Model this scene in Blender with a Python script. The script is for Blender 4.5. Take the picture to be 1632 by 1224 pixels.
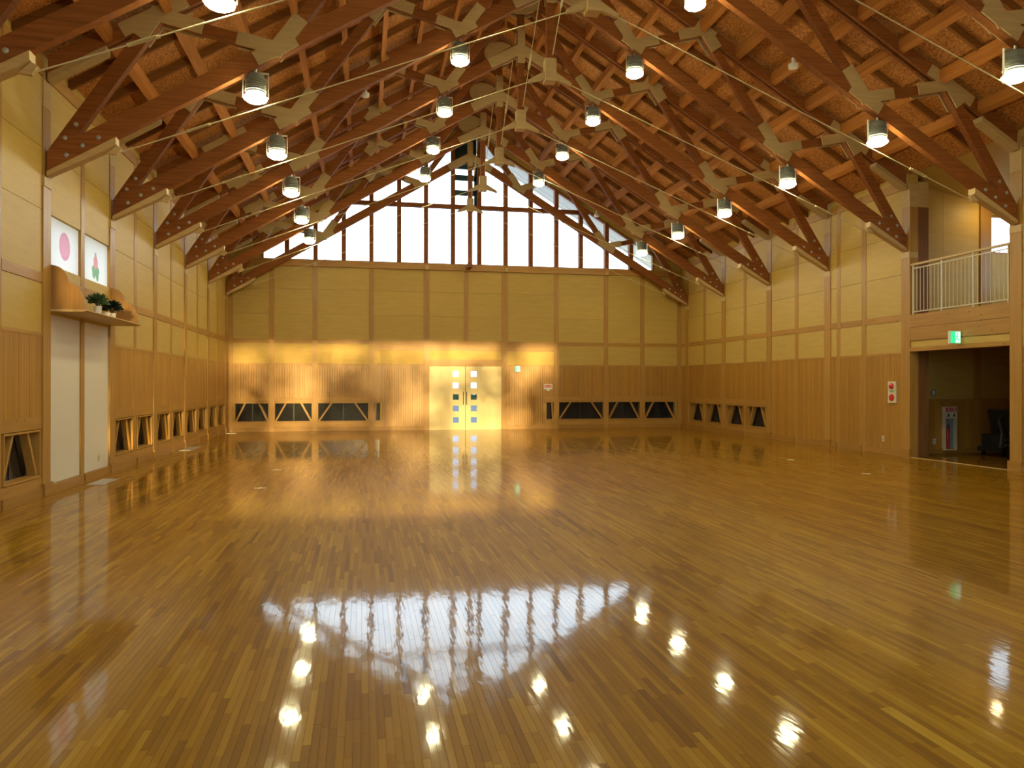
import bpy, math, random
from math import sin, cos, tan, pi, radians
from mathutils import Vector

for o in list(bpy.data.objects):
    bpy.data.objects.remove(o)
SC = bpy.context.scene
COL = SC.collection
RNG = random.Random(7)

# ------------------------------------------------------------------ camera
cam_data = bpy.data.cameras.new('camera')
cam_data.sensor_width = 36.0
cam_data.lens = 36.0 * 1206.1 / 1632.0
cam_data.clip_end = 400
cam = bpy.data.objects.new('camera', cam_data)
cam.location = (0, 0, 1.4894)
cam.rotation_euler = (pi / 2 + 0.0019, -0.0006, -0.1945)
COL.objects.link(cam)
SC.camera = cam

# ------------------------------------------------------------------ world, sun, exposure
world = bpy.data.worlds.new('overcast_sky')
SC.world = world
world.use_nodes = True
bg = world.node_tree.nodes['Background']
bg.inputs['Color'].default_value = (0.72, 0.86, 1.0, 1)
bg.inputs['Strength'].default_value = 5.2

sun_data = bpy.data.lights.new('low_sun', 'SUN')
sun_data.energy = 7.0
sun_data.angle = radians(0.9)
sun_data.color = (1.0, 0.68, 0.25)
sun = bpy.data.objects.new('low_sun', sun_data)
SUN_EL, SUN_AZ = radians(5.0), radians(4.0)
sun_dir = Vector((-sin(SUN_AZ) * cos(SUN_EL), cos(SUN_AZ) * cos(SUN_EL), -sin(SUN_EL)))
sun.rotation_euler = sun_dir.to_track_quat('-Z', 'Y').to_euler()
sun.location = (2, -30, 12)
COL.objects.link(sun)

SC.view_settings.view_transform = 'Standard'
SC.view_settings.look = 'None'
SC.view_settings.gamma = 1.0
SC.view_settings.exposure = 0.2
SC.view_settings.use_curve_mapping = False
LAMP_POWER = 98.0
SC.cycles.max_bounces = 8
SC.cycles.diffuse_bounces = 3
SC.cycles.glossy_bounces = 3
SC.cycles.adaptive_threshold = 0.04

# ------------------------------------------------------------------ room dimensions (metres)
XL, XR, YB, YF = -4.19, 11.17, 25.43, -3.0
XC = 3.485
Y0, BAY = 11.253, 2.73
TRUSS_Y = {i: Y0 + i * BAY for i in range(-5, 6)}
SL = 0.6
def deck_z(r): return 10.60 - SL * r

# ------------------------------------------------------------------ materials
def new_mat(name):
    m = bpy.data.materials.new(name)
    m.use_nodes = True
    nt = m.node_tree
    return m, nt, nt.nodes['Principled BSDF']

def L(nt, a, b): nt.links.new(a, b)

def wood(name, light, dark, axis='Z', rough=0.5, var=0.25, grain=22.0, along=1.2, knots=False, coat=0.0, bump=0.05, spec=0.35):
    m, nt, b = new_mat(name)
    N = nt.nodes
    tc = N.new('ShaderNodeTexCoord')
    mp = N.new('ShaderNodeMapping')
    sc = [grain, grain, grain]
    sc['XYZ'.index(axis)] = along
    mp.inputs['Scale'].default_value = sc
    oi = N.new('ShaderNodeObjectInfo')
    cx = N.new('ShaderNodeCombineXYZ')
    mul = N.new('ShaderNodeMath'); mul.operation = 'MULTIPLY'; mul.inputs[1].default_value = 40
    L(nt, oi.outputs['Random'], mul.inputs[0])
    L(nt, mul.outputs[0], cx.inputs[0]); L(nt, mul.outputs[0], cx.inputs[1])
    L(nt, cx.outputs[0], mp.inputs['Location'])
    L(nt, tc.outputs['Object'], mp.inputs['Vector'])
    nz = N.new('ShaderNodeTexNoise'); nz.inputs['Scale'].default_value = 1.0
    nz.inputs['Detail'].default_value = 5; nz.inputs['Roughness'].default_value = 0.6
    L(nt, mp.outputs[0], nz.inputs['Vector'])
    rp = N.new('ShaderNodeValToRGB')
    rp.color_ramp.elements[0].position = 0.3; rp.color_ramp.elements[0].color = (*dark, 1)
    rp.color_ramp.elements[1].position = 0.68; rp.color_ramp.elements[1].color = (*light, 1)
    L(nt, nz.outputs['Fac'], rp.inputs[0])
    col = rp.outputs[0]
    if knots:
        mp2 = N.new('ShaderNodeMapping')
        s2 = [9.0, 9.0, 9.0]; s2['XYZ'.index(axis)] = 4.5
        mp2.inputs['Scale'].default_value = s2
        L(nt, tc.outputs['Object'], mp2.inputs['Vector'])
        vo = N.new('ShaderNodeTexVoronoi'); vo.inputs['Scale'].default_value = 1.0
        L(nt, mp2.outputs[0], vo.inputs['Vector'])
        mr = N.new('ShaderNodeMapRange')
        mr.inputs['From Min'].default_value = 0.03; mr.inputs['From Max'].default_value = 0.14
        L(nt, vo.outputs['Distance'], mr.inputs[0])
        mx = N.new('ShaderNodeMixRGB'); mx.inputs[1].default_value = (dark[0] * .3, dark[1] * .22, dark[2] * .2, 1)
        L(nt, mr.outputs[0], mx.inputs[0]); L(nt, col, mx.inputs[2])
        col = mx.outputs[0]
    at = N.new('ShaderNodeAttribute'); at.attribute_name = 'tint'
    sub = N.new('ShaderNodeMath'); sub.operation = 'MULTIPLY_ADD'
    sub.inputs[1].default_value = var; sub.inputs[2].default_value = 1.0 - var / 2
    L(nt, oi.outputs['Random'], sub.inputs[0])
    ad = N.new('ShaderNodeMath'); ad.operation = 'ADD'
    L(nt, sub.outputs[0], ad.inputs[0]); L(nt, at.outputs['Fac'], ad.inputs[1])
    hs = N.new('ShaderNodeHueSaturation')
    L(nt, col, hs.inputs['Color']); L(nt, ad.outputs[0], hs.inputs['Value'])
    L(nt, hs.outputs[0], b.inputs['Base Color'])
    b.inputs['Roughness'].default_value = rough
    b.inputs['Specular IOR Level'].default_value = spec
    b.inputs['Coat Weight'].default_value = coat
    if bump:
        bp = N.new('ShaderNodeBump'); bp.inputs['Strength'].default_value = bump; bp.inputs['Distance'].default_value = 0.01
        L(nt, nz.outputs['Fac'], bp.inputs['Height']); L(nt, bp.outputs[0], b.inputs['Normal'])
    return m

def plain(name, col, rough=0.5, metal=0.0, emit=None, strength=0.0, noise=0.06, spec=0.5):
    m, nt, b = new_mat(name)
    N = nt.nodes
    tc = N.new('ShaderNodeTexCoord')
    nz = N.new('ShaderNodeTexNoise'); nz.inputs['Scale'].default_value = 35; nz.inputs['Detail'].default_value = 3
    L(nt, tc.outputs['Object'], nz.inputs['Vector'])
    rp = N.new('ShaderNodeValToRGB')
    rp.color_ramp.elements[0].color = (*[c * (1 - noise) for c in col], 1)
    rp.color_ramp.elements[1].color = (*[min(1, c * (1 + noise)) for c in col], 1)
    L(nt, nz.outputs['Fac'], rp.inputs[0]); L(nt, rp.outputs[0], b.inputs['Base Color'])
    b.inputs['Roughness'].default_value = rough
    b.inputs['Metallic'].default_value = metal
    b.inputs['Specular IOR Level'].default_value = spec
    if emit:
        b.inputs['Emission Color'].default_value = (*emit, 1)
        b.inputs['Emission Strength'].default_value = strength
    return m

def osb_mat():
    m, nt, b = new_mat('strand_board')
    N = nt.nodes
    tc = N.new('ShaderNodeTexCoord')
    cols = None
    last = None
    for k, (sc, rot) in enumerate((((22, 75, 75), 0.5), ((75, 22, 75), -0.4))):
        mp = N.new('ShaderNodeMapping'); mp.inputs['Scale'].default_value = sc; mp.inputs['Rotation'].default_value = (0, 0, rot)
        L(nt, tc.outputs['Object'], mp.inputs['Vector'])
        vo = N.new('ShaderNodeTexVoronoi'); vo.inputs['Scale'].default_value = 1.0
        L(nt, mp.outputs[0], vo.inputs['Vector'])
        sp = N.new('ShaderNodeSeparateColor'); L(nt, vo.outputs['Color'], sp.inputs[0])
        if last is None:
            last = sp.outputs[0]
        else:
            av = N.new('ShaderNodeMath'); av.operation = 'ADD'
            L(nt, last, av.inputs[0]); L(nt, sp.outputs[0], av.inputs[1]); last = av.outputs[0]
    hf = N.new('ShaderNodeMath'); hf.operation = 'MULTIPLY'; hf.inputs[1].default_value = 0.5
    L(nt, last, hf.inputs[0])
    rp = N.new('ShaderNodeValToRGB')
    rp.color_ramp.elements[0].position = 0.12; rp.color_ramp.elements[0].color = (0.22, 0.072, 0.016, 1)
    rp.color_ramp.elements[1].position = 0.85; rp.color_ramp.elements[1].color = (0.62, 0.27, 0.068, 1)
    L(nt, hf.outputs[0], rp.inputs[0]); L(nt, rp.outputs[0], b.inputs['Base Color'])
    b.inputs['Roughness'].default_value = 0.7
    b.inputs['Specular IOR Level'].default_value = 0.2
    return m

def floor_mat():
    m, nt, b = new_mat('varnished_strip_floor')
    N = nt.nodes
    tc = N.new('ShaderNodeTexCoord')
    mp = N.new('ShaderNodeMapping'); mp.inputs['Scale'].default_value = (45, 1.6, 1)
    L(nt, tc.outputs['Object'], mp.inputs['Vector'])
    nz = N.new('ShaderNodeTexNoise'); nz.inputs['Scale'].default_value = 1; nz.inputs['Detail'].default_value = 5
    L(nt, mp.outputs[0], nz.inputs['Vector'])
    at = N.new('ShaderNodeAttribute'); at.attribute_name = 'tint'
    ad = N.new('ShaderNodeMath'); ad.operation = 'MULTIPLY_ADD'; ad.inputs[1].default_value = 0.32
    L(nt, nz.outputs['Fac'], ad.inputs[0]); L(nt, at.outputs['Fac'], ad.inputs[2])
    rp = N.new('ShaderNodeValToRGB')
    e = rp.color_ramp.elements
    e[0].position = 0.0; e[0].color = (0.130, 0.047, 0.002, 1)
    e[1].position = 1.0; e[1].color = (0.46, 0.255, 0.018, 1)
    c = e.new(0.5); c.color = (0.292, 0.134, 0.002, 1)
    L(nt, ad.outputs[0], rp.inputs[0]); L(nt, rp.outputs[0], b.inputs['Base Color'])
    b.inputs['Roughness'].default_value = 0.5
    b.inputs['Specular IOR Level'].default_value = 0.1
    b.inputs['Coat Weight'].default_value = 0.72
    b.inputs['Coat Roughness'].default_value = 0.06
    b.inputs['Coat IOR'].default_value = 1.5
    # gentle waviness of the varnish
    mp2 = N.new('ShaderNodeMapping'); mp2.inputs['Scale'].default_value = (16, 5, 1)
    L(nt, tc.outputs['Object'], mp2.inputs['Vector'])
    n2 = N.new('ShaderNodeTexNoise'); n2.inputs['Scale'].default_value = 1; n2.inputs['Detail'].default_value = 2
    L(nt, mp2.outputs[0], n2.inputs['Vector'])
    bp = N.new('ShaderNodeBump'); bp.inputs['Strength'].default_value = 0.05; bp.inputs['Distance'].default_value = 0.012
    L(nt, n2.outputs['Fac'], bp.inputs['Height'])
    L(nt, bp.outputs[0], b.inputs['Normal']); L(nt, bp.outputs[0], b.inputs['Coat Normal'])
    return m

def glass_mat(name='clear_glass', tint=(0.95, 0.97, 0.97)):
    m = bpy.data.materials.new(name); m.use_nodes = True
    nt = m.node_tree; N = nt.nodes
    N.remove(N['Principled BSDF'])
    tr = N.new('ShaderNodeBsdfTransparent'); tr.inputs[0].default_value = (*tint, 1)
    gl = N.new('ShaderNodeBsdfGlossy'); gl.inputs['Roughness'].default_value = 0.02
    fr = N.new('ShaderNodeFresnel'); fr.inputs[0].default_value = 1.45
    mx = N.new('ShaderNodeMixShader')
    ge = N.new('ShaderNodeNewGeometry')
    iv = N.new('ShaderNodeMath'); iv.operation = 'SUBTRACT'; iv.inputs[0].default_value = 1.0
    L(nt, ge.outputs['Backfacing'], iv.inputs[1])
    mu = N.new('ShaderNodeMath'); mu.operation = 'MULTIPLY'
    L(nt, fr.outputs[0], mu.inputs[0]); L(nt, iv.outputs[0], mu.inputs[1])
    L(nt, mu.outputs[0], mx.inputs[0]); L(nt, tr.outputs[0], mx.inputs[1]); L(nt, gl.outputs[0], mx.inputs[2])
    L(nt, mx.outputs[0], N['Material Output'].inputs[0])
    return m

def print_mat(name, shapes, base=(0.86, 0.87, 0.88)):
    """white translucent acrylic with a flat print; shapes = (cy, cz, ry, rz, colour) in object space"""
    m = bpy.data.materials.new(name); m.use_nodes = True
    nt = m.node_tree; N = nt.nodes
    N.remove(N['Principled BSDF'])
    tc = N.new('ShaderNodeTexCoord')
    sp = N.new('ShaderNodeSeparateXYZ'); L(nt, tc.outputs['Object'], sp.inputs[0])
    col = None
    for (cy, cz, ry, rz, c) in shapes:
        def ax(out, cc, rr):
            s = N.new('ShaderNodeMath'); s.operation = 'SUBTRACT'; s.inputs[1].default_value = cc
            L(nt, out, s.inputs[0])
            d = N.new('ShaderNodeMath'); d.operation = 'DIVIDE'; d.inputs[1].default_value = rr
            L(nt, s.outputs[0], d.inputs[0])
            p = N.new('ShaderNodeMath'); p.operation = 'POWER'; p.inputs[1].default_value = 2
            L(nt, d.outputs[0], p.inputs[0]); return p.outputs[0]
        a = N.new('ShaderNodeMath'); a.operation = 'ADD'
        L(nt, ax(sp.outputs[1], cy, ry), a.inputs[0]); L(nt, ax(sp.outputs[2], cz, rz), a.inputs[1])
        lt = N.new('ShaderNodeMapRange'); lt.inputs['From Min'].default_value = 1.06; lt.inputs['From Max'].default_value = 0.94
        L(nt, a.outputs[0], lt.inputs[0])
        mx = N.new('ShaderNodeMixRGB'); L(nt, lt.outputs[0], mx.inputs[0])
        if col is None: mx.inputs[1].default_value = (*base, 1)
        else: L(nt, col, mx.inputs[1])
        mx.inputs[2].default_value = (*c, 1); col = mx.outputs[0]
    df = N.new('ShaderNodeBsdfDiffuse'); tl = N.new('ShaderNodeBsdfTranslucent')
    L(nt, col, df.inputs[0]); L(nt, col, tl.inputs[0])
    mx = N.new('ShaderNodeMixShader'); mx.inputs[0].default_value = 0.52
    L(nt, df.outputs[0], mx.inputs[1]); L(nt, tl.outputs[0], mx.inputs[2])
    L(nt, mx.outputs[0], N['Material Output'].inputs[0])
    return m

M = {}
M['truss'] = wood('truss_timber', (0.31, 0.108, 0.026), (0.19, 0.062, 0.015), 'X', rough=0.65, var=0.2, grain=26, spec=0.15)
M['gusset'] = wood('gusset_plywood', (0.50, 0.365, 0.165), (0.43, 0.30, 0.13), 'X', rough=0.55, var=0.14)
M['pale'] = wood('pale_timber', (0.60, 0.42, 0.18), (0.50, 0.34, 0.14), 'X', rough=0.5, var=0.12)
M['purlin'] = wood('purlin_timber', (0.43, 0.17, 0.036), (0.33, 0.118, 0.022), 'Y', rough=0.7, var=0.3, spec=0.12)
M['rafter'] = wood('rafter_timber', (0.25, 0.10, 0.024), (0.17, 0.065, 0.015), 'X', rough=0.7, var=0.25, spec=0.12)
M['osb'] = osb_mat()
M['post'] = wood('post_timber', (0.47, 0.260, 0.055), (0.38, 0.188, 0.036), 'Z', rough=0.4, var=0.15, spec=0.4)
M['railx'] = wood('rail_timber_along_x', (0.47, 0.255, 0.055), (0.38, 0.185, 0.036), 'X', rough=0.4, var=0.15, knots=True)
M['shadedpost'] = wood('dark_shaded_post_timber', (0.24, 0.105, 0.032), (0.17, 0.068, 0.02), 'Z', rough=0.5, var=0.1)  # column's dark brown, with the shadow on its side put into the colour
M['raily'] = wood('rail_timber_along_y', (0.47, 0.255, 0.055), (0.38, 0.185, 0.036), 'Y', rough=0.4, var=0.15, knots=True)
M['panel'] = wood('cream_plywood_panel', (0.56, 0.380, 0.090), (0.51, 0.335, 0.074), 'Y', rough=0.5, var=0.08, grain=14, along=2, bump=0.02)
M['panelx'] = wood('cream_plywood_panel_back', (0.56, 0.380, 0.090), (0.51, 0.335, 0.074), 'X', rough=0.5, var=0.08, grain=14, along=2, bump=0.02)
M['board'] = wood('wainscot_board', (0.45, 0.230, 0.036), (0.37, 0.172, 0.025), 'Z', rough=0.38, var=0.06, grain=30, spec=0.45)
M['base'] = wood('baseboard_timber', (0.41, 0.212, 0.042), (0.325, 0.154, 0.028), 'Y', rough=0.4, var=0.1)
M['shelfside'] = wood('shelf_plywood', (0.37, 0.195, 0.052), (0.30, 0.148, 0.038), 'Z', rough=0.5, var=0.05, grain=40)
M['floor'] = floor_mat()
M['subfloor'] = wood('subfloor', (0.10, 0.045, 0.012), (0.07, 0.03, 0.008), 'Y', rough=0.6)
M['white'] = plain('white_wall_panel', (0.72, 0.67, 0.56), 0.4, noise=0.015)
M['door'] = wood('cream_door_skin', (0.70, 0.58, 0.30), (0.66, 0.54, 0.27), 'Z', rough=0.35, var=0.02, grain=12, bump=0.0)
M['glass'] = glass_mat()
M['dimglass'] = glass_mat('outdoor_dimming_glass', (0.52, 0.55, 0.58))  # grey pane tint that turns down the bright outdoors behind the door
M['dark_glass'] = plain('dark_opaque_glass', (0.012, 0.014, 0.018), 0.12, noise=0.2, spec=0.5)  # near-black opaque panes, nothing shows through them
M['black'] = plain('black_plastic', (0.012, 0.012, 0.013), 0.4)
M['vinyl'] = plain('black_vinyl', (0.016, 0.016, 0.018), 0.35)
M['steel'] = plain('galvanised_steel', (0.55, 0.53, 0.44), 0.38, metal=0.7)
M['rod'] = plain('painted_tie_rod', (0.62, 0.54, 0.30), 0.4, metal=0.1)
M['chrome'] = plain('zinc_bolt', (0.42, 0.40, 0.36), 0.5, metal=0.4)
M['housing'] = plain('grey_lamp_housing', (0.20, 0.215, 0.185), 0.45, metal=0.3)
M['lens'] = plain('lit_lamp_glass', (0.9, 0.9, 0.85), 0.2, emit=(0.99, 0.92, 0.54), strength=LAMP_POWER)
M['collar'] = plain('glowing_lamp_collar', (0.9, 0.9, 0.85), 0.2, emit=(1.0, 0.93, 0.70), strength=8.0)
M['railing'] = plain('cream_painted_rail', (0.62, 0.55, 0.36), 0.4)
M['darkmetal'] = plain('dark_grey_metal', (0.07, 0.07, 0.065), 0.45, metal=0.3)
M['whiteplastic'] = plain('white_plastic', (0.72, 0.72, 0.66), 0.35)
M['beige'] = plain('beige_enamel', (0.66, 0.60, 0.40), 0.4)
M['red'] = plain('red_plastic', (0.62, 0.03, 0.025), 0.25)
M['redlabel'] = plain('red_print', (0.60, 0.02, 0.03), 0.45)
M['greenprint'] = plain('green_print', (0.22, 0.48, 0.22), 0.5)
M['sign_green'] = plain('lit_sign_green', (0.02, 0.45, 0.14), 0.4, emit=(0.03, 0.85, 0.30), strength=0.9)
M['sign_white'] = plain('lit_sign_white', (0.8, 0.95, 0.9), 0.4, emit=(0.75, 1.0, 0.92), strength=1.1)
M['teal'] = plain('dark_teal_steel', (0.015, 0.06, 0.07), 0.5)
M['soffit'] = wood('pale_soffit_board', (0.78, 0.78, 0.76), (0.70, 0.70, 0.68), 'Y', rough=0.6, grain=9, along=.6)
M['leaf'] = plain('dark_leaf', (0.020, 0.062, 0.026), 0.45, noise=0.3)
M['leaf2'] = plain('very_dark_leaf', (0.008, 0.020, 0.014), 0.45, noise=0.3)
M['treeleaf'] = plain('tree_leaf', (0.05, 0.10, 0.03), 0.6, noise=0.3)
M['bark'] = plain('bark', (0.10, 0.07, 0.05), 0.8, noise=0.3)
M['asphalt'] = plain('asphalt', (0.20, 0.205, 0.215), 0.9, noise=0.15)
M['roofing'] = plain('dark_roofing', (0.05, 0.05, 0.055), 0.7)
M['pot'] = plain('glazed_white_pot', (0.78, 0.76, 0.70), 0.2)
M['tape'] = plain('pale_floor_tape', (0.75, 0.70, 0.55), 0.5)
M['alu'] = plain('brushed_aluminium', (0.62, 0.62, 0.60), 0.35, metal=0.8)
M['pic1'] = print_mat('acrylic_pink_egg', [(11.99, 3.49, 0.20, 0.20, (0.80, 0.52, 0.62)), (11.99, 3.49, 0.15, 0.15, (0.82, 0.57, 0.66))])
M['pic2'] = print_mat('acrylic_leaf_print', [
    (13.28, 3.34, 0.17, 0.09, (0.42, 0.60, 0.46)), (13.20, 3.27, 0.07, 0.07, (0.42, 0.60, 0.46)),
    (13.36, 3.25, 0.06, 0.08, (0.42, 0.60, 0.46)), (13.28, 3.47, 0.10, 0.11, (0.82, 0.52, 0.54)),
    (13.27, 3.58, 0.045, 0.05, (0.55, 0.62, 0.58))])

for k in ('collar', 'sign_green', 'sign_white'):
    M[k].cycles.emission_sampling = 'NONE'
# ------------------------------------------------------------------ mesh helpers
class MB:
    def __init__(self): self.v = []; self.f = []; self.t = []
    def add(self, vs, fs, tint=0.0):
        n = len(self.v); self.v += [tuple(p) for p in vs]
        for f in fs:
            self.f.append(tuple(n + i for i in f)); self.t.append(tint)
        return self
    def box(self, x0, x1, y0, y1, z0, z1, tint=0.0):
        if x0 > x1: x0, x1 = x1, x0
        if y0 > y1: y0, y1 = y1, y0
        vs = [(x0, y0, z0), (x1, y0, z0), (x1, y1, z0), (x0, y1, z0), (x0, y0, z1), (x1, y0, z1), (x1, y1, z1), (x0, y1, z1)]
        return self.add(vs, [(0, 3, 2, 1), (4, 5, 6, 7), (0, 1, 5, 4), (1, 2, 6, 5), (2, 3, 7, 6), (3, 0, 4, 7)], tint)
    def prism(self, poly, a0, a1, plane='xz', tint=0.0):
        """extrude a 2D polygon; plane 'xz' extrudes along y, 'yz' along x, 'xy' along z"""
        n = len(poly)
        area = sum(poly[i][0] * poly[(i + 1) % n][1] - poly[(i + 1) % n][0] * poly[i][1] for i in range(n))
        if area < 0: poly = poly[::-1]
        def P(p, a):
            return {'xz': (p[0], a, p[1]), 'yz': (a, p[0], p[1]), 'xy': (p[0], p[1], a)}[plane]
        if (a0 > a1): a0, a1 = a1, a0
        vs = [P(p, a0) for p in poly] + [P(p, a1) for p in poly]
        lo, hi = tuple(range(n)), tuple(range(2 * n - 1, n - 1, -1))
        sides = [(i, i + n, (i + 1) % n + n, (i + 1) % n) for i in range(n)]
        fs = [lo, hi] + sides
        if plane != 'xz': fs = [tuple(reversed(f)) for f in fs]
        return self.add(vs, fs, tint)
    def strut(self, p, q, w, a0, a1, plane='xz', e0=0.0, e1=0.0):
        dx, dz = q[0] - p[0], q[1] - p[1]; l = math.hypot(dx, dz); dx /= l; dz /= l
        p = (p[0] - dx * e0, p[1] - dz * e0); q = (q[0] + dx * e1, q[1] + dz * e1)
        nx, nz = -dz * w / 2, dx * w / 2
        return self.prism([(p[0] + nx, p[1] + nz), (p[0] - nx, p[1] - nz), (q[0] - nx, q[1] - nz), (q[0] + nx, q[1] + nz)], a0, a1, plane)
    def tube(self, p, q, r, n=6, r2=None):
        p, q = Vector(p), Vector(q); d = (q - p).normalized()
        u = d.orthogonal().normalized(); w = d.cross(u); r2 = r if r2 is None else r2
        vs = []
        for c, rr in ((p, r), (q, r2)):
            for k in range(n):
                a = 2 * pi * k / n; vs.append(c + (u * cos(a) + w * sin(a)) * rr)
        fs = [(k, (k + 1) % n, (k + 1) % n + n, k + n) for k in range(n)]
        fs += [tuple(range(n - 1, -1, -1)), tuple(range(n, 2 * n))]
        return self.add(vs, fs)
    def lathe(self, prof, c=(0, 0, 0), n=14, axis='z'):
        """prof: list of (radius, height) from bottom to top"""
        vs = []; fs = []
        def P(r, h, a):
            x, y = r * cos(a), r * sin(a)
            if axis == 'z': return (c[0] + x, c[1] + y, c[2] + h)
            if axis == 'x': return (c[0] + h, c[1] + x, c[2] + y)
            return (c[0] + y, c[1] + h, c[2] + x)
        for (r, h) in prof:
            for k in range(n): vs.append(P(r, h, 2 * pi * k / n))
        for i in range(len(prof) - 1):
            for k in range(n):
                fs.append((i * n + k, i * n + (k + 1) % n, (i + 1) * n + (k + 1) % n, (i + 1) * n + k))
        fs.append(tuple(range(n - 1, -1, -1)))
        fs.append(tuple((len(prof) - 1) * n + k for k in range(n)))
        return self.add(vs, fs)
    def mesh(self, name, mat, smooth=False):
        me = bpy.data.meshes.new(name)
        me.from_pydata(self.v, [], self.f)
        me.materials.append(mat)
        if any(self.t):
            at = me.attributes.new('tint', 'FLOAT', 'FACE')
            at.data.foreach_set('value', self.t)
        if smooth:
            me.polygons.foreach_set('use_smooth', [True] * len(me.polygons))
            try: me.set_sharp_from_angle(angle=radians(38))
            except Exception: pass
        me.update()
        return me
    def build(self, name, mat, parent=None, smooth=False, kind=None):
        o = bpy.data.objects.new(name, self.mesh(name, mat, smooth))
        COL.objects.link(o)
        if parent: o.parent = parent
        if kind: o['kind'] = kind
        return o

def tag(o, label, cat, group=None):
    o['label'] = label; o['category'] = cat
    if group: o['group'] = group
    return o
def empty(name, loc=(0, 0, 0), rz=0.0):
    o = bpy.data.objects.new(name, None); o.empty_display_size = 0.1
    o.location = loc; o.rotation_euler = (0, 0, rz); COL.objects.link(o); return o
def thing(name, label, cat, loc=(0, 0, 0), rz=0.0, group=None):
    return tag(empty(name, loc, rz), label, cat, group)
def struct(o, label=None, cat=None):
    o['kind'] = 'structure'
    if label: o['label'] = label
    if cat: o['category'] = cat
    return o
def copy_tree(o, parent=None):
    c = o.copy(); COL.objects.link(c); c.parent = parent
    for ch in list(o.children): copy_tree(ch, c)
    return c

# wall frames: s along the wall, n out of the wall into the room, z up
def FB(mb, fr, s0, s1, n0, n1, z0, z1, tint=0.0):
    if fr == 'L': return mb.box(XL + n0, XL + n1, s0, s1, z0, z1, tint)
    if fr == 'R': return mb.box(XR - n1, XR - n0, s0, s1, z0, z1, tint)
    if fr == 'B': return mb.box(s0, s1, YB - n1, YB - n0, z0, z1, tint)
    if fr == 'F': return mb.box(s0, s1, YF + n0, YF + n1, z0, z1, tint)
def FS(mb, fr, p, q, w, n0, n1, e0=0.0, e1=0.0):
    if fr == 'L': return mb.strut(p, q, w, XL + n0, XL + n1, 'yz', e0, e1)
    if fr == 'R': return mb.strut(p, q, w, XR - n1, XR - n0, 'yz', e0, e1)
    if fr == 'B': return mb.strut(p, q, w, YB - n1, YB - n0, 'xz', e0, e1)
def rail_mat(fr): return M['railx'] if fr in 'BF' else M['raily']
def panel_mat(fr): return M['panelx'] if fr in 'BF' else M['panel']
def piece(name, wall, fr, mat, *a, kind=None):
    mb = MB(); FB(mb, fr, *a); return mb.build(name, mat, wall, kind=kind)
def boards(wall, fr, s0, s1, z0, z1, w=0.078):
    n = max(1, round((s1 - s0) / w)); d = (s1 - s0) / n; mb = MB()
    for k in range(n):
        FB(mb, fr, s0 + k * d + 0.0022, s0 + (k + 1) * d - 0.0022, -0.06, -0.016 + RNG.uniform(-.0012, .0012), z0, z1, RNG.uniform(-.10, .10))
    return mb.build('board_panel', M['board'], wall, kind='stuff')
WIN_N = [0]
def low_window(fr, s0, s1, z0, z1, label, braces=(1, 1), lean=0.30):
    WIN_N[0] += 1
    mb = MB(); t = 0.025
    FB(mb, fr, s0, s0 + t, -0.20, -0.010, z0, z1); FB(mb, fr, s1 - t, s1, -0.20, -0.010, z0, z1)
    FB(mb, fr, s0 + t, s1 - t, -0.20, -0.010, z1 - t, z1); FB(mb, fr, s0 + t, s1 - t, -0.20, -0.004, z0, z0 + t)
    w = struct(mb.build('window_%d' % WIN_N[0], M['post']), label, 'window')
    pb = MB(); FB(pb, fr, s0 + t, s1 - t, -0.190, -0.178, z0 + t, z1 - t); pb.build('pane', M['dark_glass'], w)
    mb = MB(); m = (s0 + s1) / 2
    FB(mb, fr, m - .012, m + .012, -0.178, -0.168, z0 + t, z1 - t); mb.build('glazing_bar', M['black'], w)
    wd = s1 - s0
    if braces[0]:
        b = MB(); FS(b, fr, (s0 + t + .02, z0 + t), (s0 + wd * lean, z1 - t), 0.05, -0.14, -0.04, .012, .012); b.build('brace', M['post'], w)
    if braces[1]:
        b = MB(); FS(b, fr, (s1 - t - .02, z0 + t), (s1 - wd * lean, z1 - t), 0.05, -0.14, -0.04, .012, .012); b.build('brace', M['post'], w)
    return w

# ================================================================== FLOOR
sub = MB(); sub.box(XL - .3, XR + .05, YF - .1, YB + .3, -0.25, -0.006)
floor = struct(sub.build('floor', M['subfloor']), 'varnished hardwood strip floor of the hall', 'floor')
STRIP_W = 0.034
def make_strips():
    strips = []
    n = int((XR - XL + 0.2) / STRIP_W)
    board_rand = {}
    for k in range(n):
        x = XL - 0.1 + k * STRIP_W
        y = YF + RNG.uniform(0, .6)
        yprev = YF
        while yprev < YB:
            y2 = min(YB + .02, yprev + RNG.choice((.25, .35, .45, .45, .6, .6, .8)) * RNG.uniform(.92, 1.08))
            key = (k // 5, int((yprev + (k // 5) * .83) / 1.82))
            if key not in board_rand: board_rand[key] = RNG.gauss(0, 1)
            tint = 0.33 + 0.055 * board_rand[key] + 0.125 * RNG.gauss(0, 1)
            strips.append((x, x + STRIP_W, yprev, y2, min(0.8, max(-.1, tint))))
            yprev = y2
    return strips
def strip_geo(mb, s):
    x0, x1, y0, y1, t = s; g = 0.0005
    h = RNG.uniform(-.0001, .0001); tx = RNG.gauss(0, .0008) * STRIP_W / 2; ty = RNG.gauss(0, .00025) * (y1 - y0) / 2
    c = [(x0 + g, y0 + g, h - tx - ty), (x1 - g, y0 + g, h + tx - ty), (x1 - g, y1 - g, h + tx + ty), (x0 + g, y1 - g, h - tx + ty)]
    vs = [(p[0], p[1], -0.005) for p in c] + c
    mb.add(vs, [(4, 5, 6, 7), (0, 1, 5, 4), (1, 2, 6, 5), (2, 3, 7, 6), (3, 0, 4, 7)], t)
strips = make_strips()
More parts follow.
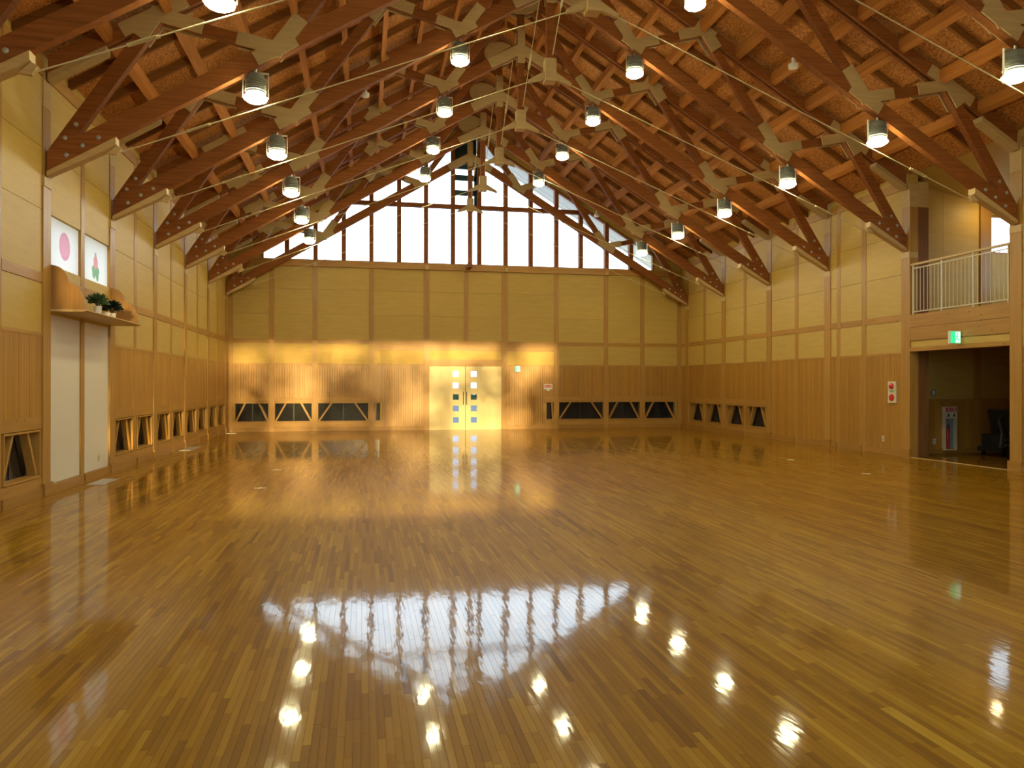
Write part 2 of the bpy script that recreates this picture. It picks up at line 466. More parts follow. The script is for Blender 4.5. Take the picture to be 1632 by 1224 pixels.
def in_view(s):
    x, y = (s[0] + s[1]) / 2, (s[2] + s[3]) / 2
    c, sn = cos(.1945), sin(.1945)
    X, D = c * x - sn * y, sn * x + c * y
    if D < 2.6: return 0
    u = 816 + 1206 * X / D
    if u < 0 or u > 1632 or 612 + 1206 * 1.49 / D > 1235: return 0
    return STRIP_W * (s[3] - s[2]) / D ** 3
scored = sorted(range(len(strips)), key=lambda i: -in_view(strips[i]))
top300 = set(scored[:300])
rest = MB()
for i, s in enumerate(strips):
    if i in top300:
        mb = MB(); strip_geo(mb, s); mb.build('plank', M['floor'], floor)
    else:
        strip_geo(rest, s)
rest.build('strip_planks', M['floor'], floor, kind='stuff')

# ================================================================== CEILING: deck, rafters, purlins
mb = MB()
for sd in (-1, 1):
    mb.prism([(XC, deck_z(0)), (XC + sd * 7.78, deck_z(7.78)), (XC + sd * 7.78, deck_z(7.78) + .03), (XC, deck_z(0) + .03)], YF - .3, YB + .28)
ceiling = struct(mb.build('ceiling', M['osb']), 'pitched strand board roof deck over the trusses', 'ceiling')
pur_mesh = {}
for i in range(-2, 6):
    ya, yb = TRUSS_Y[i] - BAY, TRUSS_Y[i]
    if i == 5: pass
    for sd in (-1, 1):
        for k in range(1, 10):
            r = 0.765 * k; x = XC + sd * r
            zb = 10.30 - SL * r; w = 0.046
            mb = MB()
            mb.prism([(x - w, zb + w * SL * sd), (x + w, zb - w * SL * sd), (x + w, zb - w * SL * sd + .17), (x - w, zb + w * SL * sd + .17)], ya + .045, yb - .045)
            mb.build('purlin', M['purlin'], ceiling)
        for q in (1, 2):
            y = ya + q * BAY / 3
            mb = MB()
            mb.prism([(XC + sd * .03, 10.43), (XC + sd * 7.74, 10.43 - SL * 7.71), (XC + sd * 7.74, 10.597 - SL * 7.71), (XC + sd * .03, 10.597)], y - .027, y + .027)
            mb.build('rafter', M['rafter'], ceiling)
# last purlins up to the gable wall
for sd in (-1, 1):
    for k in range(1, 10):
        r = 0.765 * k; x = XC + sd * r; zb = 10.30 - SL * r; w = 0.046
        mb = MB()
        mb.prism([(x - w, zb + w * SL * sd), (x + w, zb - w * SL * sd), (x + w, zb - w * SL * sd + .17), (x - w, zb + w * SL * sd + .17)], TRUSS_Y[5] + .045, YB)
        mb.build('purlin', M['purlin'], ceiling)
mb = MB()
for sd in (-1, 1):
    e = 8.4 if sd < 0 else 7.85
    mb.prism([(XC - sd * .05, 10.72), (XC + sd * e, 10.72 - SL * e), (XC + sd * e, 10.80 - SL * e), (XC - sd * .05, 10.82)], YF - 1.0, YB + 2.1)
roofo = struct(mb.build('roof', M['roofing']), 'dark outer roof covering of the hall', 'roof')

# ================================================================== TRUSSES
def zl(r): return 9.10 - SL * r
def zu(r): return 10.38 - SL * r
NODES_L = [(4.69, 6.27), (1.66, 8.10)]
NODES_U = [(6.28, 6.60), (3.12, 8.50)]
def build_truss():
    root = empty('roof_truss', (XC, 0, 0))
    T = M['truss']; W2 = 0.06
    for sd in (-1, 1):
        S = lambda p: (p[0] * sd, p[1])
        mb = MB(); mb.prism([S((0, zl(0) + .14)), S((7.66, zl(7.66) + .14)), S((7.66, zl(7.66) - .14)), S((0, zl(0) - .14))], -W2, W2)
        mb.build('lower_chord', T, root)
        mb = MB()
        for a, b in ((-.085, -.03), (.03, .085)):
            mb.prism([S((0, zu(0) + .13)), S((7.64, zu(7.64) + .13)), S((7.64, zu(7.64) - .12)), S((0, zu(0) - .12))], a, b)
        mb.build('upper_chord', T, root)
        for (p, q, w) in (((7.56, 4.62), NODES_U[0], .19), (NODES_U[0], NODES_L[0], .15), (NODES_L[0], NODES_U[1], .17),
                          (NODES_U[1], NODES_L[1], .15), (NODES_L[1], (0.10, 10.25), .17)):
            mb = MB(); mb.strut(S(p), S(q), w, -W2 + .004, W2 - .004); mb.build('web', T, root)
        # corbel below the heel and seat block
        mb = MB()
        mb.prism([S((7.66, zl(7.66) - .14)), S((6.80, zl(6.80) - .14)), S((6.80, zl(6.80) - .235)), S((6.95, zl(6.95) - .25)), S((7.66, zl(7.66) - .20))], -.075, .075)
        mb.build('corbel', M['pale'], root)
        mb = MB()
        mb.prism([S((7.64, zu(7.64) - .12)), S((6.92, zu(6.92) - .12)), S((6.92, zu(6.92) - .20)), S((7.64, zu(7.64) - .21))], -.10, .10)
        mb.build('heel_plate', M['gusset'], root)
        # plywood gussets on both faces
        for (n, arms) in ((NODES_L[0], ((NODES_U[0], .55, .19), (NODES_U[1], .58, .22), ((9.0, zl(9.0) + .05), .34, .20), ((-5, zl(-5) + .05), .30, .20))),
                          (NODES_L[1], ((NODES_U[1], .52, .18), ((.1, 10.25), .56, .20), ((9, zl(9) + .03), .22, .18), ((-5, zl(-5) + .03), .25, .18))),
                          (NODES_U[0], ((NODES_L[0], .62, .19), ((7.56, 4.62), .40, .20), ((9, zu(9)), .52, .19), ((-5, zu(-5)), .45, .19))),
                          (NODES_U[1], ((NODES_L[1], .56, .19), (NODES_L[0], .44, .24), ((9, zu(9)), .24, .2), ((-5, zu(-5)), .2, .2)))):
            for f in (-1, 1):
                mb = MB(); c = S(n)
                for j, (d, ln, w) in enumerate(arms):
                    d = S(d); dx, dz = d[0] - c[0], d[1] - c[1]; l = math.hypot(dx, dz)
                    o = f * (0.0615 if n in NODES_L else 0.0865) + f * .0004 * j
                    mb.strut(c, (c[0] + dx / l * ln, c[1] + dz / l * ln), w, o, o + f * .022, e0=.08)
                mb.build('gusset_plate', M['gusset'], root)
        # tie rod and turnbuckle
        p, q = Vector((sd * 6.86, 0, 4.655)), Vector((sd * .22, 0, 7.31))
        d = (q - p).normalized()
        mb = MB(); mb.tube(p, q, 0.009, 6); rod = mb.build('tie_rod', M['rod'], root, True)
        c = p + d * 1.2
        mb = MB()
        for yy in (-.03, .03):
            mb.tube(c - d * .14 + Vector((0, yy, 0)), c + d * .14 + Vector((0, yy, 0)), .009, 5)
        mb.tube(c - d * .17, c - d * .13, .022, 8); mb.tube(c + d * .13, c + d * .17, .022, 8)
        mb.build('turnbuckle', M['rod'], rod)
        mb = MB(); mb.prism([S((6.92, 4.66)), S((6.80, 4.78)), S((6.74, 4.74)), S((6.80, 4.65))], -.03, .03); mb.build('rod_bracket', M['pale'], root)
        for (br, bz) in ((7.22, 4.74), (7.02, 4.86), (7.42, 4.60), (7.44, 4.83), (7.30, 5.02)):
            mb = MB(); mb.lathe([(.032, 0), (.032, .012), (.018, .02)], (0, 0, 0), 8, 'y')
            for k in range(len(mb.v)): mb.v[k] = (mb.v[k][0] + sd * br, -mb.v[k][1] - .06, mb.v[k][2] + bz)
            mb.f = [tuple(reversed(f)) for f in mb.f]
            mb.build('bolt', M['chrome'], root, True)
    mb = MB(); mb.box(-.07, .07, -.07, .07, 7.42, 10.45); mb.build('king_post', T, root)
    # apex gusset where the lower chords meet
    for f in (-1, 1):
        mb = MB(); o = f * .0715
        mb.strut((0, 9.06), (-.72, zl(.72)), .22, o, o + f * .022, e0=.05)
        mb.strut((0, 9.06), (.72, zl(.72)), .22, o + f * .0004, o + f * .0224, e0=.05)
        mb.prism([(-.085, 8.74), (.085, 8.74), (.085, 9.55), (-.085, 9.55)], o + f * .0008, o + f * .0228)
        mb.build('apex_gusset', M['gusset'], root)
        mb = MB(); o = f * .0875
        mb.prism([(.42 * cos(a) , 10.12 + .30 * sin(a)) for a in [2 * pi * k / 14 for k in range(14)]], o, o + f * .022)
        mb.build('ridge_gusset', M['gusset'], root)
    # node that gathers the tie rods
    mb = MB(); mb.box(-.105, .105, -.105, .105, 7.30, 7.68)
    hub = mb.build('tie_hub', M['gusset'], root)
    mb = MB(); mb.box(-.11, .11, -.11, .11, 7.25, 7.30); mb.build('hub_cap', M['pale'], hub)
    for sd in (-1, 1):
        mb = MB(); mb.prism([(sd * .10, 7.46), (sd * .42, 7.27), (sd * .42, 7.21), (sd * .10, 7.30)], -.03, .03); mb.build('hub_arm', M['gusset'], hub)
    # bracing rod from the hub up to the ridge of the truss in front
    p, q = Vector((.04, 0, 7.70)), Vector((.04, -BAY + .1, 10.28))
    d = (q - p).normalized()
    mb = MB(); mb.tube(p, q, 0.009, 6); rod = mb.build('brace_rod', M['rod'], root, True)
    c = p + d * 1.1
    mb = MB(); mb.tube(c - d * .16, c + d * .16, .022, 6); mb.build('turnbuckle', M['rod'], rod)
    return root
ORD = {5: 'the one closest to the gable window', 4: 'second from the gable window', 3: 'third from the gable window', 2: 'fourth from the gable window',
       1: 'fifth from the gable window', 0: 'sixth from the gable window', -1: 'seventh from the gable window, nearest in view',
       -2: 'eighth from the gable window', -3: 'ninth from the gable window', -4: 'tenth from the gable window'}
proto = build_truss()
for n, i in enumerate(range(5, -4, -1)):
    t = proto if n == 0 else copy_tree(proto)
    t.location = (XC, TRUSS_Y[i], 0)
    tag(t, 'brown timber roof truss with pale gusset plates, ' + ORD[i], 'roof truss', 'timber roof trusses')

# ================================================================== HIGH BAY LAMPS
def build_lamp():
    root = empty('high_bay_lamp')
    mb = MB(); mb.lathe([(.125, .125), (.14, .135), (.14, .34), (.11, .40), (.05, .42)], n=14); hs = mb.build('housing', M['housing'], root, True)
    mb = MB()
    for k in range(6):
        mb.lathe([(.142, .16 + .028 * k), (.150, .166 + .028 * k), (.142, .172 + .028 * k)], n=14)
    mb.build('cooling_fins', M['housing'], hs, True)
    mb = MB(); mb.lathe([(.02, 0), (.10, .012), (.158, .045), (.165, .075), (.160, .085)], n=10); mb.build('lens', M['lens'], root, True)
    mb = MB(); mb.lathe([(.120, .088), (.123, .10), (.122, .124)], n=14); mb.build('glass_collar', M['collar'], root, True)
    mb = MB()
    for s in (-1, 1):
        mb.box(s * .168, s * .180, -.016, .016, .07, .42)
    mb.box(-.180, .180, -.016, .016, .42, .435); mb.tube((0, 0, .41), (0, 0, .54), .018, 8)
    mb.build('bracket', M['steel'], root)
    return root
LORD = {4: 'closest to the gable window', 3: 'second from the gable window', 2: 'third from the gable window', 1: 'fourth from the gable window', 0: 'fifth from the gable window', -1: 'nearest in view', -2: 'seventh from the gable window', -3: 'eighth from the gable window', -4: 'ninth from the gable window'}
lamp0 = build_lamp()
first = True
rows = (('outer left', XC - 4.985, 5.50), ('inner left', XC - 1.72, 7.44), ('inner right', XC + 1.70, 7.48), ('outer right', XC + 4.97, 5.50))
for i in range(4, -3, -1):
    for rn, x, z in rows:
        o = lamp0 if first else copy_tree(lamp0); first = False
        o.location = (x, TRUSS_Y[i], z)
        tag(o, 'lit high bay lamp, %s row, %s' % (rn, LORD[i]), 'lamp', 'high bay lamps under the trusses')

# ================================================================== SIDE WALLS
def backing(fr, mb, s0, s1, z0, z1): FB(mb, fr, s0, s1, -0.30, -0.06, z0, z1)
COUNT = ['closest to the back corner', 'second from the back corner', 'third from the back corner', 'fourth from the back corner', 'fifth from the back corner',
         'sixth from the back corner', 'seventh from the back corner', 'eighth, beside the white panels', 'nearest, left of the white panels', 'tenth from the back corner', 'eleventh from the back corner']
Z_SEAMS = [2.99, 3.84, 4.67, 5.62]
def side_wall(fr, name, label, skip, windowed, special=None, extra_posts=()):
    """one side wall, built bay by bay between the posts"""
    back = MB()
    halves = []
    ys = [TRUSS_Y[-5]] + [TRUSS_Y[i] for i in range(-4, 6)] 
    for a, b in zip(ys[:-1], ys[1:]):
        halves += [(a, (a + b) / 2), ((a + b) / 2, b)]
    halves.append((ys[-1], YB + .1))
    todo = []
    for (a, b) in halves:
        if a < YF - 3: continue
        kind = 'full'
        if skip and skip[0] - .1 <= a and b <= skip[1] + .1: continue
        if special and special[0] - .1 <= a and b <= special[1] + .1: kind = 'special'
        elif any(w0 - .1 <= a and b <= w1 + .1 for (w0, w1) in windowed) and b - a > 1: kind = 'window'
        todo.append((a, b, kind))
    wtop = 5.98
    for a, b, kind in todo:
        if kind == 'window':
            backing(fr, back, a, b, -.1, .27); backing(fr, back, a, b, .90, wtop)
            backing(fr, back, a, a + .13, .27, .90); backing(fr, back, b - .13, b, .27, .90)
        elif kind == 'special':
            lo, hi = (a + .16, b - .10) if abs(a - special[0]) < .2 else (a + .10, b - .13)
            backing(fr, back, a, b, -.1, 3.14); backing(fr, back, a, b, 3.83, wtop)
            backing(fr, back, a, lo, 3.14, 3.83); backing(fr, back, hi, b, 3.14, 3.83)
        else:
            backing(fr, back, a, b, -.1, wtop)
    wall = struct(back.build(name, panel_mat(fr)), label, 'wall')
    half_w = {0: .125, 1: .075}
    # posts
    post_y = {}
    for i, y in enumerate(ys):
        post_y[round(y, 3)] = .125
    for a, b, k in todo:
        for y in (a, b):
            if round(y, 3) not in post_y and y < YB: post_y[round(y, 3)] = .075
    for y in extra_posts: post_y[y] = .065
    for y, hw in sorted(post_y.items()):
        if y < YF + .2: continue
        if skip and skip[0] + .3 < y < skip[1] - .3: continue
        big = hw > .1
        zt = 4.16 if big else 5.80
        piece('post', wall, fr, M['post'], y - hw, y + hw, -.20, 0.0 if big else -.012, 0, zt)
        if big:
            piece('seat_block', wall, fr, M['pale'], y - hw, y + hw, -.20, 0.012, 4.16, 4.28)
            piece('post', wall, fr, M['post'], y - hw, y + hw, -.20, -.006, 4.28, 5.22)
            piece('cap_plate', wall, fr, M['pale'], y - hw, y + hw, -.20, 0.0, 5.22, 5.70)
            piece('post_foot', wall, fr, M['base'], y - hw - .02, y + hw + .02, -.05, .03, 0, .17)
    for a, b, kind in todo:
        ha = post_y.get(round(a, 3), .06); hb = post_y.get(round(b, 3), .0)
        s0, s1 = a + ha, min(b - hb, YB)
        if s0 < YF: s0 = YF
        if s1 - s0 < .05: continue
        R = rail_mat(fr); P = panel_mat(fr)
        cuts = [(s0, s1)]
        for y in extra_posts:
            if s0 < y < s1: cuts = [(s0, y - .065), (y + .065, s1)]
        for (s0, s1) in cuts:
            piece('baseboard', wall, fr, M['base'], s0, s1, -.06, .012, 0, .125)
            piece('top_plate', wall, fr, R, s0, s1, -.06, .0, 5.62, 5.80)
            if kind != 'special':
                if kind == 'window':
                    piece('rail', wall, fr, R, s0, s1, -.06, -.014, .125, .262)
                    piece('rail', wall, fr, R, s0, s1, -.06, -.014, .91, 1.07)
                    boards(wall, fr, s0, s1, 1.07, 2.145)
                else:
                    boards(wall, fr, s0, s1, .125, 2.145)
                piece('cap_rail', wall, fr, R, s0, s1, -.06, -.010, 2.145, 2.19)
                piece('panel', wall, fr, P, s0, s1, -.06, -.020, 2.19, 2.86)
                piece('rail', wall, fr, R, s0, s1, -.06, -.008, 2.86, 2.99)
                for z0, z1 in zip(Z_SEAMS[:-1], Z_SEAMS[1:]):
                    piece('panel', wall, fr, P, s0 + .002, s1 - .002, -.06, -.020 + RNG.uniform(-.001, .001), z0 + .004, z1 - .003)
            else:
                piece('white_panel', wall, fr, M['white'], s0 + .004, s1 - .004, -.06, -.03, .13, 2.46)
                piece('panel', wall, fr, P, s0, s1, -.06, -.020, 2.46, 2.86)
                piece('rail', wall, fr, R, s0, s1, -.06, -.008, 2.86, 2.99)
                piece('panel', wall, fr, P, s0, s1, -.06, -.020, 2.994, 3.14)
                piece('panel', wall, fr, P, s0, s1, -.06, -.020, 3.84, 4.667)
                piece('panel', wall, fr, P, s0, s1, -.06, -.020, 4.674, 5.62)
        if kind == 'window':
            if b > 9:
                nm = {'L': 'left', 'R': 'right'}[fr]
                low_window(fr, a + ha + .06, min(b - hb, YB) - .05, .27, .90,
                           'low dark window with slanted braces in the %s wall, %s' % (nm, COUNT[sum(1 for q in todo if q[2] == 'window' and q[0] > a + .1)]))
    return wall

side_wall('L', 'wall_left', 'timber framed left wall with cream panels, board wainscot and low windows', None,
          [(TRUSS_Y[-5], TRUSS_Y[0]), (TRUSS_Y[1], TRUSS_Y[5])], special=(TRUSS_Y[0], TRUSS_Y[1]))
side_wall('R', 'wall_right', 'timber framed right wall with cream panels and board wainscot', (TRUSS_Y[0], TRUSS_Y[1]),
          [(TRUSS_Y[3], TRUSS_Y[5])], extra_posts=(16.287,))

# printed acrylic windows of the left wall
for nm, y0, y1, mt, lb in (('window_20', 11.43, 12.525, 'pic1', 'white backlit acrylic pane with a pink oval, above the shelf'),
                           ('window_21', 12.735, 13.845, 'pic2', 'white backlit acrylic pane with a green and pink plant print, above the shelf')):
    mb = MB(); mb.box(XL - .055, XL - .045, y0, y1, 3.145, 3.825); struct(mb.build(nm, M[mt]), lb, 'window')

# ================================================================== BACK WALL
BP = [(-4.15, .07), (-2.887, .075), (-1.534, .075), (0.275, .075), (2.095, .09), (4.76, .10), (6.583, .075), (8.378, .075), (9.726, .075), (11.12, .08)]
back = MB()
wins = [(-4.03, -2.965), (-2.81, -1.61), (-1.455, .195), (.345, .58), (6.22, 6.51), (6.655, 8.305), (8.45, 9.655), (9.80, 10.98)]
def bk(s0, s1, z0, z1): backing('B', back, s0, s1, z0, z1)
edges = [XL - .3] + [e for w in wins[:4] for e in w] + [2.19]
for k in range(0, len(edges) - 1):
    a, b = edges[k], edges[k + 1]
    if k % 2 == 0: bk(a, b, .30, .93)
bk(XL - .3, 2.19, -.1, .30); bk(XL - .3, 2.19, .93, 2.13)
edges = [4.66] + [e for w in wins[4:] for e in w] + [XR + .3]
for k in range(0, len(edges) - 1):
    a, b = edges[k], edges[k + 1]
    if k % 2 == 0: bk(a, b, .30, .93)
bk(4.66, XR + .3, -.1, .30); bk(4.66, XR + .3, .93, 2.13)
bk(XL - .3, XR + .3, 2.13, 5.56)
GT = 10.16                       # top edge of the gable glazing at the ridge
RW = 6.68                        # half width of the gable glazing
yb0, yb1 = YB + .06, YB + .30
for sd in (-1, 1):
    back.prism([(XC + sd * RW, 5.56), (XC + sd * 7.98, 5.56), (XC + sd * 7.98, deck_z(7.78)), (XC + sd * RW, deck_z(RW))], yb0, yb1)
    back.prism([(XC, GT), (XC + sd * RW, GT - SL * RW), (XC + sd * RW, deck_z(RW)), (XC, deck_z(0))], yb0, yb1)
wall_back = struct(back.build('wall_back', M['panelx']), 'timber framed back wall with cream panels, under the gable window', 'wall')
R_, P_ = M['railx'], M['panelx']
for x, hw in BP:
    piece('post', wall_back, 'B', M['post'], x - hw, x + hw, -.2, 0, 0, 5.36)
piece('post', wall_back, 'B', M['post'], 3.43 - .07, 3.43 + .07, -.06, -.004, 2.97, 5.36)
for k in range(len(BP) - 1):
    s0, s1 = BP[k][0] + BP[k][1], BP[k + 1][0] - BP[k + 1][1]
    door = k == 4
    wide = k in (3, 4, 5)
    zr = 2.65 if wide else 2.86
    piece('rail', wall_back, 'B', R_, s0, s1, -.06, -.006, zr, 2.985)
    subs = [(s0, 3.36), (3.50, s1)] if door else [(s0, s1)]
    for (a, b) in subs:
        for z0, z1 in ((2.985, 3.80), (3.80, 4.62), (4.62, 5.36)):
            piece('panel', wall_back, 'B', P_, a + .002, b - .002, -.06, -.020 + RNG.uniform(-.001, .001), z0 + .003, z1 - .003)
    if door:
        piece('panel', wall_back, 'B', P_, s0, s1, -.06, -.020, 2.36, zr)
        piece('door_head', wall_back, 'B', R_, s0, s1, -.06, 0.0, 2.13, 2.36)
        continue
    piece('panel', wall_back, 'B', P_, s0, s1, -.06, -.020, 2.20, zr)
    piece('cap_rail', wall_back, 'B', R_, s0, s1, -.06, -.010, 2.15, 2.20)
    piece('baseboard', wall_back, 'B', M['base'], s0, s1, -.06, .012, 0, .13)
    seg = [w for w in wins if w[0] >= s0 - .05 and w[1] <= s1 + .05]
    if seg:
        w0, w1 = seg[0]
        a, b = (s0, s1)
        if k == 3: a, b = s0, w1 + .06
        if k == 5: a, b = w0 - .06, s1
        piece('rail', wall_back, 'B', R_, a, b, -.06, -.014, .94, 1.10)
        piece('rail', wall_back, 'B', R_, a, b, -.06, -.014, .13, .295)
        boards(wall_back, 'B', a, b, 1.10, 2.15)
        if k == 3: boards(wall_back, 'B', b, s1, .13, 2.15)
        if k == 5: boards(wall_back, 'B', s0, a, .13, 2.15)
    else:
        boards(wall_back, 'B', s0, s1, .13, 2.15)
piece('sill_beam', wall_back, 'B', R_, XL, XR, -.06, .06, 5.36, 5.575)
for x in (-1.53, 2.1, 4.8, 8.4):
    piece('beam_clip', wall_back, 'B', M['pale'], x - .05, x + .05, .058, .10, 5.36, 5.50)
wl = ['leftmost, beside the left wall', 'second from the left corner', 'third from the left corner, wide', 'narrow one left of the door',
      'narrow one right of the door under the red sign', 'wide one right of the door', 'second from the right corner', 'rightmost, in the right corner']
for j, (a, b) in enumerate(wins):
    low_window('B', a, b, .30, .93, 'low dark window with slanted braces in the back wall, ' + wl[j],
               braces=(1, 1) if b - a > .8 else ((1, 0) if j == 3 else (0, 1)), lean=.30 if b - a < 1.4 else .27)
# gable post from the sill to the hub of the last truss
mb = MB(); mb.box(XC - .07, XC + .07, TRUSS_Y[5] - .07, TRUSS_Y[5] + .07, 5.56, 7.25); mb.build('gable_post', M['truss'], wall_back)
mb = MB(); mb.box(XC - .07, XC + .07, TRUSS_Y[5] - .07, YB - .05, 5.40, 5.56); mb.build('post_bearer', M['truss'], wall_back)

# ---- gable window
gy0, gy1 = YB + .02, YB + .16
mull = [-2.42, -1.52, -.62, .27, 1.18, 2.07, 2.98, 3.88, 4.79, 5.67, 6.58, 7.46, 8.40, 9.30]
def gtop(x): return GT - SL * abs(x - XC)
mb = MB()
for sd in (-1, 1):
    mb.prism([(XC, GT), (XC + sd * RW, GT - SL * RW), (XC + sd * RW, GT - SL * RW - .07), (XC, GT - .07)], gy0, gy1)
    mb.box(XC + sd * RW, XC + sd * (RW - .05), gy0, gy1, 5.57, GT - SL * RW)
mb.box(XC - RW, XC + RW, gy0, gy1, 5.56, 5.60)
gable = struct(mb.build('window_30', M['truss']), 'large triangular gable window with timber mullions above the back wall', 'window')
for x in mull:
    h = gtop(x)
    m_ = MB(); m_.prism([(x - .07, 5.57), (x + .07, 5.57), (x + .07, gtop(x + .07)), (x - .07, gtop(x - .07))], gy0 - .05, gy1); m_.build('mullion', M['truss'], gable)
rt = (GT - 7.60) / SL
m_ = MB(); m_.box(XC - rt, XC + rt, gy0 - .02, gy1 + .004, 7.465, 7.60); m_.build('transom', M['truss'], gable)
xs = [XC - RW] + mull + [XC + RW]
for a, b in zip(xs[:-1], xs[1:]):
    def top_poly(zb):
        pts = [(a, zb), (b, zb)]
        if gtop(b) > zb: pts.append((b, gtop(b)))
        if a < XC < b: pts.append((XC, GT))
        if gtop(a) > zb: pts.append((a, gtop(a)))
        return pts
    if min(gtop(a), gtop(b)) > 7.7:
        m_ = MB(); m_.box(a, b, YB + .10, YB + .106, 5.58, 7.53); m_.build('pane', M['glass'], gable)
        m_ = MB(); m_.prism(top_poly(7.53), YB + .10, YB + .106); m_.build('pane', M['glass'], gable)
    else:
        m_ = MB(); m_.prism(top_poly(5.58), YB + .10, YB + .106); m_.build('pane', M['glass'], gable)
# eaves soffit outside
for sd, nm in ((-1, 'left'), (1, 'right')):
    n = 14; L0 = 8.3
    root = MB(); root.prism([(XC, 10.36), (XC + sd * L0, 10.36 - SL * L0), (XC + sd * L0, 10.40 - SL * L0), (XC, 10.40)], YB + .31, YB + 2.0)
    so = struct(root.build('trim_%d' % (1 if sd < 0 else 2), M['soffit']), 'pale boarded eaves soffit outside the gable window, %s slope' % nm, 'soffit')
    for k in range(11):
        y0 = YB + .33 + k * .15
        m_ = MB(); m_.prism([(XC + sd * .02, 10.345), (XC + sd * L0, 10.345 - SL * L0), (XC + sd * L0, 10.361 - SL * L0), (XC + sd * .02, 10.361)], y0, y0 + .143)
        m_.build('soffit_board', M['soffit'], so)
# teal steel ladder-like frame outside the centre panes
t = thing('vent_frame', 'dark teal steel frame with cross bars outside the top centre panes of the gable window', 'vent frame', (0, 0, 7.6))
for nm, x0, x1, z0, z1 in (('panel', 3.04, 3.80, 9.02, 10.05), ('cross_bar', 3.04, 3.80, 8.47, 8.66), ('cross_bar', 3.04, 3.80, 7.96, 8.14), ('upright', 3.72, 3.82, 7.60, 9.02), ('head_bar', 3.04, 3.80, 8.86, 9.02)):
    m_ = MB(); m_.box(x0, x1, YB + .18, YB + .24, z0 - 7.6, z1 - 7.6); m_.build(nm, M['teal'], t)

# ---- double door
def door_leaf(x0, x1, lx0, lx1, hx, n, label):
    ly = [1.88, 1.49, 1.10, 0.71, 0.32]
    mb = MB(); y0, y1 = YB + .0, YB + .045
    mb.box(x0, lx0, y0, y1, -.004, 2.135); mb.box(lx1, x1, y0, y1, -.004, 2.135)
    zs = [-.004] + [v for c in reversed(ly) for v in (c - .095, c + .095)] + [2.135]
    for k in range(0, len(zs), 2): mb.box(lx0, lx1, y0, y1, zs[k], zs[k + 1])
    d = struct(mb.build('door_%d' % n, M['door']), label, 'door')
    for c in ly:
        m_ = MB(); m_.box(lx0, lx1, y0 + .02, y0 + .026, c - .095, c + .095); m_.build('pane', M['dimglass'], d)
    m_ = MB(); m_.box(hx - .013, hx + .013, y0 - .055, y0 - .035, .835, 1.275)
    m_.box(hx - .010, hx + .010, y0 - .035, y0, .90, .92); m_.box(hx - .010, hx + .010, y0 - .035, y0, 1.19, 1.21)
    m_.build('handle', M['black'], d)
door_leaf(2.186, 3.395, 2.975, 3.18, 3.333, 1, 'left cream sliding door leaf with five square lights and dark bar handle')
door_leaf(3.415, 4.645, 3.587, 3.793, 3.442, 2, 'right cream sliding door leaf with five square lights and dark bar handle')
piece('door_seal', wall_back, 'B', M['black'], 3.395, 3.415, -.05, -.02, .01, 2.125)
piece('door_post', wall_back, 'B', M['black'], 4.645, 4.665, -.05, -.01, .01, 2.125)

# ================================================================== FRONT WALL (behind the camera) with its window
fm = MB(); fy0, fy1 = YF - .30, YF
WX0, WX1, WZ0, WZ1 = -3.1, 8.6, 1.80, 5.42
fm.box(XL - .3, XR + .3, fy0, fy1, -.1, WZ0); fm.box(XL - .3, WX0, fy0, fy1, WZ0, WZ1); fm.box(WX1, XR + .3, fy0, fy1, WZ0, WZ1)
fm.prism([(XL - .3, WZ1), (XR + .3, WZ1), (XR + .1, 5.95), (XC, 10.6), (XL - .1, 5.95)], fy0, fy1)
wf = struct(fm.build('wall_front', M['panelx']), 'front wall behind the camera with a wide window', 'wall')
mb = MB()
for a, b, c, d in ((WX0, WX1, WZ0, WZ0 + .06), (WX0, WX1, WZ1 - .06, WZ1), (WX0, WX0 + .06, WZ0, WZ1), (WX1 - .06, WX1, WZ0, WZ1)):
    mb.box(a, b, fy0 + .1, fy0 + .2, c, d)
wfr = struct(mb.build('window_31', M['truss']), 'wide window of the front wall behind the camera', 'window')
nx = 6
for k in range(1, nx):
    x = WX0 + (WX1 - WX0) * k / nx
    m_ = MB(); m_.box(x - .05, x + .05, fy0 + .1, fy0 + .2, WZ0, WZ1); m_.build('mullion', M['truss'], wfr)
for k in range(nx):
    a, b = WX0 + (WX1 - WX0) * k / nx, WX0 + (WX1 - WX0) * (k + 1) / nx
    m_ = MB(); m_.box(a, b, fy0 + .14, fy0 + .146, WZ0, WZ1); m_.build('pane', M['glass'], wfr)

# ================================================================== BALCONY AND ALCOVE in the right wall
ya, yc = TRUSS_Y[0] + .125, TRUSS_Y[1] - .125
XE, YE = 15.0, 14.5
mb = MB()
mb.box(XR + .45, XE, YE, YE + .15, 2.95, 4.44); mb.box(XR + .45, 13.74, YE, YE + .15, 4.44, 5.30); mb.box(14.5, XE, YE, YE + .15, 4.44, 5.30)
mb.box(XR + .05, XE, YE, YE + .15, 5.30, 6.1)
wa = struct(mb.build('wall_balcony', M['panelx']), 'end wall of the balcony recess with cream panels and a small window', 'wall')
for x0, x1 in ((11.62, 12.50), (12.506, 13.42)):
    m_ = MB(); m_.box(x0, x1, YE - .02, YE, 2.96, 5.9); m_.build('panel', M['panelx'], wa)
m_ = MB(); m_.box(13.44, 13.72, YE - .05, YE, 2.96, 5.7); m_.build('post', M['post'], wa)
m_ = MB(); m_.box(13.74, 14.5, YE + .05, YE + .056, 4.44, 5.30)
wb = MB()
for a, b, c, d in ((13.74, 14.5, 4.44, 4.48), (13.74, 14.5, 5.26, 5.30), (13.74, 13.78, 4.48, 5.26), (14.46, 14.5, 4.48, 5.26)): wb.box(a, b, YE + .02, YE + .10, c, d)
bw = struct(wb.build('window_32', M['post']), 'small bright window at the end of the balcony', 'window'); m_.build('pane', M['glass'], bw)
